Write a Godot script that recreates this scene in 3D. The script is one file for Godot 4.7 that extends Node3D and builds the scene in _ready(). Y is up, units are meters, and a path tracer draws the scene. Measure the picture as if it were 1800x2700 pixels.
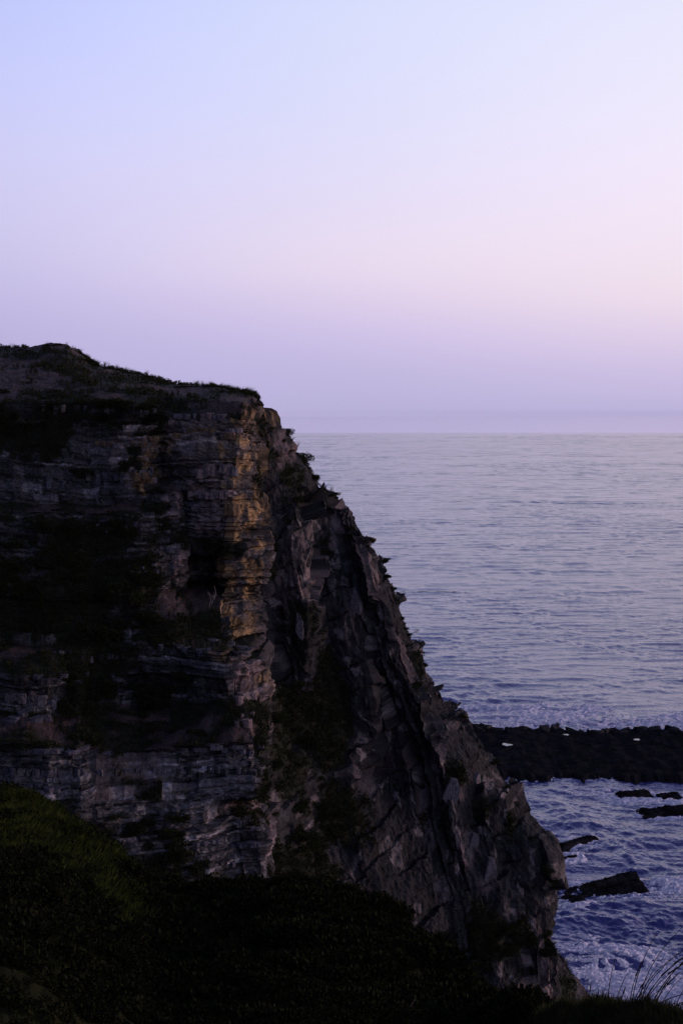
extends Node3D
# A headland of layered rock above the sea at dusk. Metres, y up, sea level y = 0, the photographer stands at x = 0, z = 0.

const EYE := 52.0            # height of the lens above the sea
const FOV := 40.0
const PITCH := 4.13
const FOCAL := 3709.0        # in photograph pixels (1800 x 2700)
const SUN_AZ := 78.0         # degrees right of the view direction
var rng := RandomNumberGenerator.new()
var taken := {}
var M := {}

# ------------------------------------------------------------------ helpers
func world_at(u: float, v: float, d: float) -> Vector3:
	# the point d metres ahead that the photograph shows at pixel u, v
	var x := (u - 900.0) / FOCAL
	var y := -(v - 1350.0) / FOCAL
	var p := deg_to_rad(-PITCH)
	var yy := y * cos(p) + sin(p)
	var zz := y * sin(p) - cos(p)
	var k := -d / zz
	return Vector3(x * k, EYE + yy * k, -d)

func hash2(a: float, b: float) -> float:
	var h := sin(a * 127.1 + b * 311.7) * 43758.5453
	return h - floor(h)

func noise(freq: float, kind := FastNoiseLite.TYPE_SIMPLEX_SMOOTH, octaves := 1, sd := 1) -> FastNoiseLite:
	var n := FastNoiseLite.new()
	n.noise_type = kind
	n.frequency = freq
	n.seed = sd
	n.fractal_type = FastNoiseLite.FRACTAL_FBM if octaves > 1 else FastNoiseLite.FRACTAL_NONE
	n.fractal_octaves = octaves
	return n

func cells(freq: float, sd: int) -> FastNoiseLite:
	var n := noise(freq, FastNoiseLite.TYPE_CELLULAR, 1, sd)
	n.cellular_return_type = FastNoiseLite.RETURN_CELL_VALUE
	n.cellular_jitter = 0.9
	return n

func numbered(called: String) -> String:
	var k: int = taken.get(called, 0)
	taken[called] = k + 1
	return called if k == 0 else "%s_%03d" % [called, k]

func tag(o: Node, label: String, category := "", group := "", kind := "") -> void:
	if label: o.set_meta("label", label)
	if category: o.set_meta("category", category)
	if group: o.set_meta("group", group)
	if kind: o.set_meta("kind", kind)

func put(called: String, mesh: Mesh, mat: Material, parent: Node = null) -> MeshInstance3D:
	var o := MeshInstance3D.new()
	o.name = numbered(called) if parent == null else called
	o.mesh = mesh
	o.material_override = mat
	o.cast_shadow = GeometryInstance3D.SHADOW_CASTING_SETTING_ON
	if parent == null:
		add_child(o)
	else:
		parent.add_child(o, true)
	return o

func base(called: String, at: Vector3) -> Node3D:
	var o := Node3D.new()
	o.name = numbered(called)
	add_child(o)
	o.position = at
	return o

func array_mesh(v: PackedVector3Array, idx: PackedInt32Array, col := PackedColorArray(), uv := PackedVector2Array(), nor := PackedVector3Array()) -> ArrayMesh:
	var a := []
	a.resize(Mesh.ARRAY_MAX)
	a[Mesh.ARRAY_VERTEX] = v
	a[Mesh.ARRAY_INDEX] = idx
	if col.size(): a[Mesh.ARRAY_COLOR] = col
	if uv.size(): a[Mesh.ARRAY_TEX_UV] = uv
	if nor.size(): a[Mesh.ARRAY_NORMAL] = nor
	var m := ArrayMesh.new()
	m.add_surface_from_arrays(Mesh.PRIMITIVE_TRIANGLES, a)
	return m

func grid_index(nx: int, ny: int, flip := false) -> PackedInt32Array:
	# nx columns, ny rows; vertex = row * nx + column
	var idx := PackedInt32Array()
	idx.resize((nx - 1) * (ny - 1) * 6)
	var k := 0
	for j in ny - 1:
		for i in nx - 1:
			var a := j * nx + i
			var b := a + 1
			var c := a + nx
			var e := c + 1
			if flip:
				var t := b
				b = c
				c = t
			if (i + j) % 2 == 0:
				idx[k] = a; idx[k + 1] = b; idx[k + 2] = e
				idx[k + 3] = a; idx[k + 4] = e; idx[k + 5] = c
			else:
				idx[k] = a; idx[k + 1] = b; idx[k + 2] = c
				idx[k + 3] = b; idx[k + 4] = e; idx[k + 5] = c
			k += 6
	return idx

func grid_normals(v: PackedVector3Array, nx: int, ny: int, sgn := 1.0) -> PackedVector3Array:
	var n := PackedVector3Array()
	n.resize(v.size())
	for j in ny:
		var j0 := maxi(j - 1, 0) * nx
		var j1 := mini(j + 1, ny - 1) * nx
		for i in nx:
			var dx := v[j * nx + mini(i + 1, nx - 1)] - v[j * nx + maxi(i - 1, 0)]
			var dy := v[j1 + i] - v[j0 + i]
			n[j * nx + i] = dx.cross(dy).normalized() * sgn
	return n

func lin(r: float, g: float, b: float) -> Color:
	return Color(r, g, b).linear_to_srgb()

func noise_texture(size: int, n: FastNoiseLite, normal := false, strength := 4.0, ramp: Gradient = null) -> NoiseTexture2D:
	var t := NoiseTexture2D.new()
	t.width = size
	t.height = size
	t.seamless = true
	t.noise = n
	t.as_normal_map = normal
	t.bump_strength = strength
	if ramp: t.color_ramp = ramp
	return t

func material(called: String, c: Color, rough: float, vertex := false) -> StandardMaterial3D:
	var m := StandardMaterial3D.new()
	m.resource_name = called
	m.albedo_color = c
	m.roughness = rough
	m.vertex_color_use_as_albedo = vertex
	m.cull_mode = BaseMaterial3D.CULL_DISABLED
	m.metallic_specular = 0.2
	return m

# ------------------------------------------------------------------ sky
func sky_image() -> Image:
	# dusk sky: colours by height and by angle from the place where the sun went down
	var els := [-0.25, 0.0, 1.5, 3.0, 4.5, 6.0, 9.0, 12.0, 16.3, 28.0, 48.0, 90.0]
	var azs := [0.0, 32.0, 64.4, 78.0, 91.6, 120.0, 180.0]
	var R := [[192, 183, 221], [192, 183, 221], [206, 193, 227], [224, 207, 232], [238, 221, 236], [242, 227, 241], [243, 232, 250], [238, 233, 253], [229, 229, 253]]
	var C := [[187, 180, 219], [187, 180, 219], [194, 185, 224], [206, 194, 231], [221, 207, 235], [231, 218, 240], [227, 221, 248], [221, 222, 252], [214, 220, 253]]
	var L := [[181, 175, 217], [181, 175, 217], [184, 177, 219], [188, 180, 221], [196, 188, 228], [203, 197, 234], [208, 205, 243], [203, 206, 250], [191, 200, 252]]
	var zen := Vector3(0.038, 0.056, 0.18)
	var table := []
	for e in els.size():
		var row := []
		var k := mini(e, 8)
		var three := []
		for src in [R, C, L]:
			var c := Color8(src[k][0], src[k][1], src[k][2]).srgb_to_linear()
			three.append(Vector3(c.r, c.g, c.b))
		var warm: Vector3 = three[0] * Vector3(1.16, 1.04, 0.86)
		var hot: Vector3 = three[0] * Vector3(1.3, 1.06, 0.74)
		row = [hot, warm, three[0], three[1], three[2], three[2] * 0.46, three[2] * 0.12]
		if e == 0: for q in 7: row[q] = three[1] * 0.96   # below the horizon: even air
		if e > 8:
			var f: float = [0.0, 0.62, 1.0][e - 9]
			for q in 7:
				row[q] = ((row[q] as Vector3) * Vector3(0.66, 0.69, 0.95)).lerp(zen, f)
		table.append(row)
	var w := 512
	var h := 2048
	var im := Image.create(w, h, false, Image.FORMAT_RGBF)
	for y in h:
		var el := 90.0 - (y + 0.5) / h * 180.0
		var row := []
		for q in 7:
			var line := []
			for e in els.size(): line.append(table[e][q])
			row.append(curve(els, line, el))
		for x in w:
			# panorama columns: the first one looks along -z, the next ones turn right
			var az := (x + 0.5) / w * 360.0
			var c := curve(azs, row, absf(wrapf(az - SUN_AZ, -180.0, 180.0)))
			im.set_pixel(x, y, Color(maxf(c.x, 0.01), maxf(c.y, 0.01), maxf(c.z, 0.01)))
	return im

func curve(at: Array, val: Array, x: float) -> Vector3:
	# a smooth curve through the values (cubic, slopes from the neighbours)
	var n := at.size()
	if x <= at[0]: return val[0]
	if x >= at[n - 1]: return val[n - 1]
	var k := 0
	while at[k + 1] < x: k += 1
	var hh: float = at[k + 1] - at[k]
	var t: float = (x - at[k]) / hh
	var m0: Vector3 = (val[k + 1] - val[maxi(k - 1, 0)]) / (at[k + 1] - at[maxi(k - 1, 0)])
	var m1: Vector3 = (val[mini(k + 2, n - 1)] - val[k]) / (at[mini(k + 2, n - 1)] - at[k])
	if k == 0: m0 = Vector3.ZERO
	if k == n - 2: m1 = Vector3.ZERO
	var t2 := t * t
	var t3 := t2 * t
	return (val[k] as Vector3) * (2 * t3 - 3 * t2 + 1) + m0 * hh * (t3 - 2 * t2 + t) + (val[k + 1] as Vector3) * (3 * t2 - 2 * t3) + m1 * hh * (t3 - t2)

func make_camera_and_light() -> void:
	var cam := Camera3D.new()
	cam.name = "camera"
	cam.fov = FOV
	cam.near = 0.1
	cam.far = 90000.0
	add_child(cam)
	cam.position = Vector3(0, EYE, 0)
	cam.rotation_degrees = Vector3(-PITCH, 0, 0)
	cam.current = true

	var pano := PanoramaSkyMaterial.new()
	pano.panorama = ImageTexture.create_from_image(sky_image())
	var sky := Sky.new()
	sky.sky_material = pano
	var env := Environment.new()
	env.background_mode = Environment.BG_SKY
	env.sky = sky
	env.background_energy_multiplier = 1.0
	env.tonemap_mode = Environment.TONE_MAPPER_LINEAR
	env.tonemap_exposure = 1.0
	env.sdfgi_enabled = true
	env.ssao_enabled = true
	env.ssil_enabled = true
	env.fog_enabled = true
	env.fog_density = 0.000005
	env.fog_light_color = Color(0.86, 0.84, 0.98)
	var we := WorldEnvironment.new()
	we.name = "dusk_air"
	we.environment = env
	add_child(we)

	var sun := DirectionalLight3D.new()
	sun.name = "low_sun"
	sun.light_energy = 0.5
	sun.light_color = Color(1.0, 0.83, 0.84)
	sun.light_angular_distance = 14.0
	sun.shadow_enabled = true
	add_child(sun)
	var az := deg_to_rad(SUN_AZ)
	var el := deg_to_rad(7.5)
	var to_sun := Vector3(sin(az) * cos(el), sin(el), -cos(az) * cos(el))
	sun.look_at_from_position(Vector3.ZERO, -to_sun, Vector3.UP)

# ------------------------------------------------------------------ materials
func make_materials() -> void:
	var g := Gradient.new()
	g.colors = PackedColorArray([lin(.35, .34, .36), lin(.8, .78, .78), lin(1, 1, 1)])
	g.offsets = PackedFloat32Array([0.25, 0.5, 0.8])
	var grain := noise_texture(1024, noise(0.02, FastNoiseLite.TYPE_SIMPLEX, 5, 11), false, 4.0, g)
	var half := lin(.5, .5, .5)       # vertex colours hold twice the base colour
	M.rock = material("rock", half, 0.85, true)
	M.rock.albedo_texture = grain
	M.rock.uv1_triplanar = true
	M.rock.uv1_world_triplanar = true
	M.rock.uv1_scale = Vector3(0.23, 0.29, 0.23)
	var tones := {"grey": [.13, .12, .13], "blue": [.085, .085, .105], "pink": [.22, .165, .16], "ochre": [.15, .1, .06], "dark": [.05, .048, .05]}
	for t in tones:
		var m := material("rock_" + t, lin(tones[t][0], tones[t][1], tones[t][2]), 0.85)
		m.albedo_texture = grain
		m.uv1_triplanar = true
		m.uv1_world_triplanar = true
		m.uv1_scale = Vector3(0.31, 0.12, 0.31)
		M["rock_" + t] = m
	M.reef = material("wet_rock", half, 0.7, true)
	M.reef.albedo_texture = grain
	M.reef.uv1_triplanar = true
	M.reef.uv1_world_triplanar = true
	M.reef.uv1_scale = Vector3(0.3, 0.3, 0.3)
	M.ground = material("hill_ground", half, 1.0, true)
	M.leaf = material("dark_leaf", half, 0.8, true)
	M.grass = material("grass_blade", half, 0.8, true)
	for m in [M.leaf, M.grass, M.ground, M.reef, M.rock_dark]: m.specular_mode = BaseMaterial3D.SPECULAR_DISABLED
	M.dry = material("dry_stalk", lin(.025, .023, .016), 0.95)
	M.twig = material("bleached_twig", lin(.18, .17, .165), 0.9)
	M.bark = material("bark", lin(.05, .042, .035), 0.95)
	M.water = material("sea_water", lin(.036, .042, .165), 0.12)
	M.water.metallic_specular = 0.46
	M.water.normal_enabled = true
	M.water.normal_texture = noise_texture(1024, noise(0.022, FastNoiseLite.TYPE_SIMPLEX, 4, 21), true, 9.0)
	M.water.normal_scale = 0.33
	M.calm = material("calm_water", lin(.04, .05, .24), 0.05)
	M.calm.metallic_specular = 0.5
	M.far_water = M.water.duplicate()
	M.far_water.normal_scale = 0.38
	M.calm.normal_enabled = true
	M.calm.normal_texture = M.water.normal_texture
	M.calm.normal_scale = 0.015
	M.pool = material("pool_water", lin(.02, .024, .05), 0.06)
	M.pool.metallic_specular = 0.5
	M.foam = material("foam", lin(.5, .51, .6), 0.9)

# ------------------------------------------------------------------ the headland
var ribs := []       # each: [[v, u, d] from the top down], flank weight, plan step in metres
var CX: int
var CY: int
var cliff_pos: PackedVector3Array
var cliff_nor: PackedVector3Array
var cliff_flank: PackedFloat32Array
var cliff_veg: PackedFloat32Array
var near_at := {}     # pixel bucket -> vertex index of the nearest cliff surface there
var beds := []
var bed_at := PackedInt32Array()

func make_beds() -> void:
	rng.seed = 5
	var y := -6.0
	var step := 0.0
	var turn_at := -6.0
	while y < 70.0:
		var thin := rng.randf() < 0.8
		var t := rng.randf_range(0.1, 0.3) if thin else rng.randf_range(0.4, 0.95)
		if y > turn_at:
			step = rng.randf_range(-0.4, 0.4)
			turn_at = y + rng.randf_range(0.8, 3.0)
		beds.append({"y": y, "t": t, "joint": rng.randf() < 0.32, "set": step + rng.randf_range(-0.2, 0.2) * (0.8 if thin else 1.0), "w": rng.randf_range(0.5, 1.3) if not thin else rng.randf_range(0.7, 3.0), "off": rng.randf() * 9.0, "tone": rng.randf(), "k": beds.size()})
		y += t
	bed_at.resize(80 * 20)
	var b := 0
	for q in bed_at.size():
		var yy := -6.0 + q / 20.0
		while b < beds.size() - 1 and beds[b + 1].y <= yy: b += 1
		bed_at[q] = b

var tilted := []
var tilted_at := PackedInt32Array()

func make_tilted_beds() -> void:
	# the steeply tilted beds of the seaward flank, counted across them
	rng.seed = 17
	var y := -80.0
	var step := 0.0
	var turn_at := -80.0
	while y < 80.0:
		var t := rng.randf_range(0.25, 0.7) if rng.randf() < 0.45 else rng.randf_range(0.9, 2.6)
		if y > turn_at:
			step = rng.randf_range(-0.8, 0.8)
			turn_at = y + rng.randf_range(1.5, 4.5)
		tilted.append({"y": y, "t": t, "set": step + rng.randf_range(-0.22, 0.22), "w": rng.randf_range(1.5, 6.0), "off": rng.randf() * 20.0, "tone": rng.randf(), "k": tilted.size()})
		y += t
	tilted_at.resize(160 * 20)
	var b := 0
	for q in tilted_at.size():
		while b < tilted.size() - 1 and tilted[b + 1].y <= -80.0 + q / 20.0: b += 1
		tilted_at[q] = b

func rib(flank: float, cols: int, pts: Array, back := Vector3(0, -0.1, -1)) -> void:
	var w := PackedVector3Array()
	var shift := -14.0 if pts[0][0] >= 1980 and pts[0][0] < 2250 else 0.0
	if flank >= 1.0 and pts[0][0] < 1310: shift = clampf((1310.0 - pts[0][0]) / 120.0, 0.0, 1.0) * 34.0
	for p in pts: w.append(world_at(p[1] - shift * (1.0 if shift < 0.0 or p[0] < 1400 else 0.3), p[0], p[2]))
	ribs.append({"p": w, "flank": flank, "cols": maxi(2, int(cols * 0.7)), "back": back})

func rib_row(r: Dictionary, y: float) -> Vector3:
	var p: PackedVector3Array = r.p
	if y >= p[0].y:
		var e := y - p[0].y
		return p[0] + (r.back as Vector3) * (e * 0.75)
	for k in p.size() - 1:
		if y >= p[k + 1].y:
			var t := (p[k].y - y) / maxf(p[k].y - p[k + 1].y, 0.001)
			var q := p[k].lerp(p[k + 1], t)
			return Vector3(q.x, y, q.z)
	var l := p[p.size() - 1]
	return Vector3(l.x, y, l.z)

func make_ribs() -> void:
	# left: hillside, terraces and the nearer layered wall; right: the buttress, the gully and the jagged flank down to the sea
	rib(0, 8, [[900, -2600, 150], [1100, -2600, 112], [2000, -2600, 92], [3200, -2600, 88]])
	rib(0, 70, [[905, -700, 136], [1050, -700, 106], [1300, -700, 98], [1700, -700, 90], [1960, -700, 81], [3200, -700, 76]])
	rib(0, 62, [[912, -120, 130], [985, -120, 113], [1060, -120, 103], [1180, -120, 100], [1330, -120, 98], [1345, -120, 95], [1700, -120, 91], [1880, -120, 87], [1960, -120, 81], [2110, -120, 80], [2500, -120, 77], [3200, -120, 75]])
	rib(0, 36, [[917, 60, 130], [985, 60, 113], [1060, 60, 102], [1180, 60, 100], [1330, 60, 98], [1345, 60, 95], [1690, 60, 91], [1780, 60, 86], [1880, 60, 85.5], [1960, 60, 81], [2110, 60, 80], [2500, 60, 77], [3200, 60, 75]])
	rib(0, 20, [[903, 135, 128], [985, 135, 113], [1060, 135, 102], [1180, 135, 100], [1330, 135, 98], [1345, 135, 95], [1690, 135, 91], [1780, 135, 87], [1880, 135, 86], [1960, 135, 81], [2110, 135, 80], [2500, 135, 77], [3200, 135, 75]])
	rib(0, 18, [[908, 178, 127.5], [988, 178, 113], [1060, 178, 102], [1180, 178, 100], [1330, 178, 98], [1346, 178, 95.2], [1692, 178, 91.3], [1800, 178, 88], [1870, 178, 87], [1960, 178, 82], [2110, 178, 80.3], [2500, 178, 77.3], [3200, 178, 75.3]])
	rib(0, 18, [[936, 215, 127.0], [988, 215, 113], [1060, 215, 102], [1180, 215, 100], [1330, 215, 98], [1346, 215, 95.2], [1692, 215, 91.3], [1800, 215, 88], [1870, 215, 87], [1960, 215, 82], [2110, 215, 80.3], [2500, 215, 77.3], [3200, 215, 75.3]])
	rib(0, 42, [[962, 250, 126], [1000, 250, 112], [1060, 250, 102], [1180, 250, 100], [1330, 250, 98], [1350, 250, 95.5], [1700, 250, 92], [1850, 250, 90], [1960, 250, 83.5], [2110, 250, 81], [2500, 250, 78], [3200, 250, 76]])
	rib(0, 44, [[988, 370, 122], [1030, 370, 108], [1062, 370, 101], [1180, 370, 99], [1250, 375, 97.5], [1330, 370, 97.5], [1350, 370, 95.5], [1690, 370, 92.5], [1850, 370, 91], [1965, 370, 84.5], [2110, 370, 82], [2500, 370, 79], [3200, 370, 77]])
	rib(0, 30, [[1012, 440, 118], [1050, 440, 105], [1085, 425, 101.5], [1180, 420, 100.5], [1270, 430, 100], [1290, 450, 97.5], [1350, 455, 97], [1440, 465, 96.5], [1550, 465, 96], [1690, 460, 92], [1850, 470, 90], [1962, 465, 84], [2110, 465, 82.5], [2500, 465, 80], [3200, 465, 78]])
	rib(0, 28, [[1018, 510, 115], [1055, 510, 103.5], [1090, 505, 100.5], [1200, 490, 98.5], [1275, 480, 98.2], [1300, 480, 99.6], [1430, 482, 98.2], [1442, 485, 101.5], [1540, 485, 101], [1575, 490, 96.5], [1690, 520, 93], [1702, 520, 90.5], [1850, 530, 89], [1962, 545, 84], [2110, 545, 83], [2300, 545, 82.5], [2700, 545, 80], [3200, 545, 78]])
	rib(0, 30, [[1022, 580, 112], [1058, 580, 101.5], [1100, 580, 99.2], [1200, 575, 97.6], [1285, 570, 96.8], [1430, 570, 97], [1444, 570, 101.5], [1540, 575, 101.8], [1580, 580, 96], [1690, 585, 93.5], [1700, 585, 89.5], [1850, 605, 88], [1955, 615, 84], [2100, 620, 83.5], [2120, 600, 85], [2300, 640, 84], [2700, 640, 82], [3200, 640, 80]])
	rib(0.1, 40, [[1036, 640, 108], [1062, 640, 100.3], [1100, 635, 98.2], [1200, 625, 97.0], [1290, 612, 96.3], [1440, 606, 96.5], [1470, 600, 97.2], [1600, 598, 96.0], [1692, 600, 94.5], [1700, 632, 90], [1850, 640, 88.2], [1955, 672, 84.2], [2100, 672, 83.9], [2120, 632, 86], [2180, 680, 84.8], [2300, 690, 84.3], [2340, 690, 84], [2700, 690, 82], [3200, 690, 80]])
	rib(0.3, 22, [[1042, 672, 108.5], [1064, 676, 102], [1100, 680, 100.6], [1290, 692, 99.4], [1440, 690, 99.2], [1600, 690, 98.4], [1692, 682, 97], [1700, 680, 91.6], [1850, 692, 90.2], [1958, 702, 86.2], [2100, 702, 86.2], [2120, 668, 88], [2180, 710, 87], [2300, 714, 87], [2700, 712, 85], [3200, 712, 82]])
	rib(1, 30, [[1080, 680, 112], [1100, 690, 106], [1290, 700, 102.5], [1440, 705, 102], [1600, 706, 101.5], [1750, 704, 100], [1850, 702, 97], [1960, 705, 94], [2300, 722, 93], [2700, 730, 90], [3200, 730, 87]])
	rib(1, 34, [[1092, 705, 112], [1200, 725, 107], [1290, 730, 105.5], [1440, 745, 103.2], [1600, 750, 102.6], [1750, 760, 103.4], [1900, 765, 101.5], [2100, 775, 97.5], [2400, 790, 94], [2700, 790, 91], [3200, 800, 88]], Vector3(-0.35, -0.25, -1))
	rib(1, 34, [[1106, 738, 113], [1200, 770, 109], [1300, 790, 106.5], [1440, 810, 103.6], [1600, 815, 102.2], [1720, 815, 103.5], [1900, 820, 103.5], [2100, 830, 100], [2400, 850, 96], [2700, 850, 92], [3200, 850, 88]], Vector3(-0.35, -0.4, -1))
	rib(1, 30, [[1152, 778, 114], [1240, 815, 110], [1330, 835, 107], [1440, 842, 104.4], [1600, 832, 103.4], [1720, 845, 105], [1900, 870, 104.6], [2100, 880, 102], [2400, 905, 97.5], [2700, 905, 94], [3200, 905, 90]], Vector3(-0.35, -0.5, -1))
	rib(1, 34, [[1215, 822, 114], [1300, 850, 111], [1420, 856, 109], [1600, 850, 107.6], [1720, 880, 106.6], [1900, 920, 106], [2100, 940, 103], [2400, 970, 98.5], [2700, 970, 95], [3200, 970, 91]], Vector3(-0.35, -0.5, -1))
	rib(1, 34, [[1300, 862, 113], [1400, 900, 110], [1560, 925, 108.6], [1700, 945, 107], [1850, 975, 106.4], [2000, 985, 106.8], [2200, 1000, 103], [2400, 1025, 100], [2700, 1030, 97], [3200, 1030, 93]], Vector3(-0.35, -0.6, -1))
	rib(1, 34, [[1328, 925, 112], [1400, 950, 109], [1500, 968, 107], [1570, 985, 106.2], [1600, 975, 108.4], [1750, 985, 107.4], [1900, 990, 109], [2080, 1020, 108], [2200, 1060, 104.5], [2400, 1085, 101.5], [2700, 1090, 98], [3200, 1090, 94]], Vector3(-0.35, -0.6, -1))
	rib(1, 34, [[1402, 980, 112], [1470, 1000, 109.6], [1580, 1015, 108], [1700, 1040, 106.8], [1900, 1060, 107.4], [2030, 1080, 108.6], [2150, 1100, 106], [2400, 1140, 102.6], [2700, 1150, 99.5], [3200, 1150, 95]], Vector3(-0.35, -0.7, -1))
	rib(1, 30, [[1455, 1016, 113], [1540, 1040, 110.4], [1700, 1080, 107.6], [1850, 1120, 106.2], [2000, 1130, 107.6], [2100, 1150, 106.4], [2300, 1180, 104], [2700, 1205, 101], [3200, 1205, 97]], Vector3(-0.35, -0.8, -1))
	rib(1, 30, [[1552, 1060, 113], [1700, 1105, 109], [1850, 1140, 106.6], [1950, 1160, 106], [2060, 1170, 106.6], [2200, 1200, 105], [2450, 1240, 102.8], [2700, 1260, 101], [3200, 1265, 98]], Vector3(-0.35, -0.9, -1))
	rib(1, 30, [[1680, 1105, 113], [1800, 1150, 109.6], [1950, 1195, 107.4], [2060, 1215, 106.6], [2250, 1250, 105], [2450, 1300, 103.4], [2700, 1310, 101.5], [3200, 1320, 98]], Vector3(-0.35, -0.9, -1))
	rib(1, 30, [[1790, 1150, 113], [1880, 1190, 110], [2000, 1240, 108], [2200, 1290, 105.6], [2450, 1345, 104], [2700, 1360, 102.4], [3200, 1370, 100]], Vector3(-0.35, -0.9, -1))
	rib(1, 28, [[1838, 1205, 114], [1930, 1235, 110.4], [2060, 1285, 108], [2200, 1330, 106.4], [2450, 1390, 105], [2700, 1405, 103.4], [3200, 1410, 101]], Vector3(-0.35, -1, -1))
	rib(1, 26, [[1905, 1230, 114], [1990, 1275, 110.6], [2100, 1325, 108], [2250, 1380, 106.4], [2430, 1415, 105.6], [2470, 1420, 104.6], [2700, 1432, 103.6], [3200, 1440, 101]], Vector3(-0.35, -1, -1))
	rib(1, 26, [[1985, 1282, 114], [2080, 1330, 110.4], [2180, 1385, 108], [2300, 1430, 106.6], [2430, 1440, 106.4], [2475, 1428, 104.8], [2560, 1440, 104.4], [2700, 1458, 104], [3200, 1465, 101]], Vector3(-0.35, -1, -1))
	rib(1, 22, [[2040, 1350, 114], [2130, 1385, 111], [2220, 1430, 108.6], [2330, 1455, 107.6], [2420, 1460, 107.4], [2455, 1446, 106], [2480, 1446, 105.4], [2600, 1462, 104.8], [2700, 1470, 104.6], [3200, 1478, 102]], Vector3(-0.35, -1, -1))
	rib(1, 18, [[2110, 1370, 115], [2180, 1402, 113], [2260, 1450, 110.4], [2330, 1466, 109.6], [2405, 1472, 109.4], [2450, 1452, 108], [2480, 1452, 107.4], [2600, 1470, 106.4], [2700, 1478, 106], [3200, 1486, 104]], Vector3(-0.35, -1, -1))
	rib(1, 18, [[2180, 1398, 117], [2260, 1440, 114], [2330, 1458, 113], [2405, 1464, 112], [2460, 1440, 112], [2520, 1455, 113], [2600, 1475, 112], [2700, 1490, 111], [3200, 1500, 108]], Vector3(-0.35, -1, -1))
	rib(0.5, 20, [[2250, 1400, 121], [2400, 1425, 118], [2470, 1436, 116.5], [2540, 1492, 115.6], [2620, 1548, 115], [2700, 1590, 114], [3200, 1680, 110]], Vector3(-0.35, -1, -1))
	rib(0.3, 14, [[2490, 1452, 119], [2560, 1512, 117.5], [2640, 1578, 116.5], [2720, 1630, 115.5], [3200, 1700, 112]], Vector3(-0.35, -1, -1))
	rib(0.3, 10, [[2640, 1400, 128], [2760, 1500, 124], [3200, 1650, 118]], Vector3(-0.35, -0.6, -1))
	rib(0.3, 2, [[2600, 1200, 160], [2760, 1200, 150], [3200, 1300, 140]], Vector3(-0.35, -0.6, -1))

func in_zone(list: Array, x: float, y: float) -> float:
	var best := 0.0
	for e in list:
		var a: float = (x - e[0]) / e[2]
		var b: float = (y - e[1]) / e[3]
		var d := a * a + b * b
		if d < 1.0: best = maxf(best, (1.0 - d) * 2.0)
	return minf(best, 1.0)

func zones(list: Array) -> Array:
	# [u, v, half width, half height] in the photograph at 97 m -> metres
	var r := []
	for e in list:
		var d: float = 97.0 if e.size() < 5 else e[4]
		var c := world_at(e[0], e[1], d)
		r.append([c.x, c.y, e[2] * d / FOCAL, e[3] * d / FOCAL])
	return r

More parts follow.
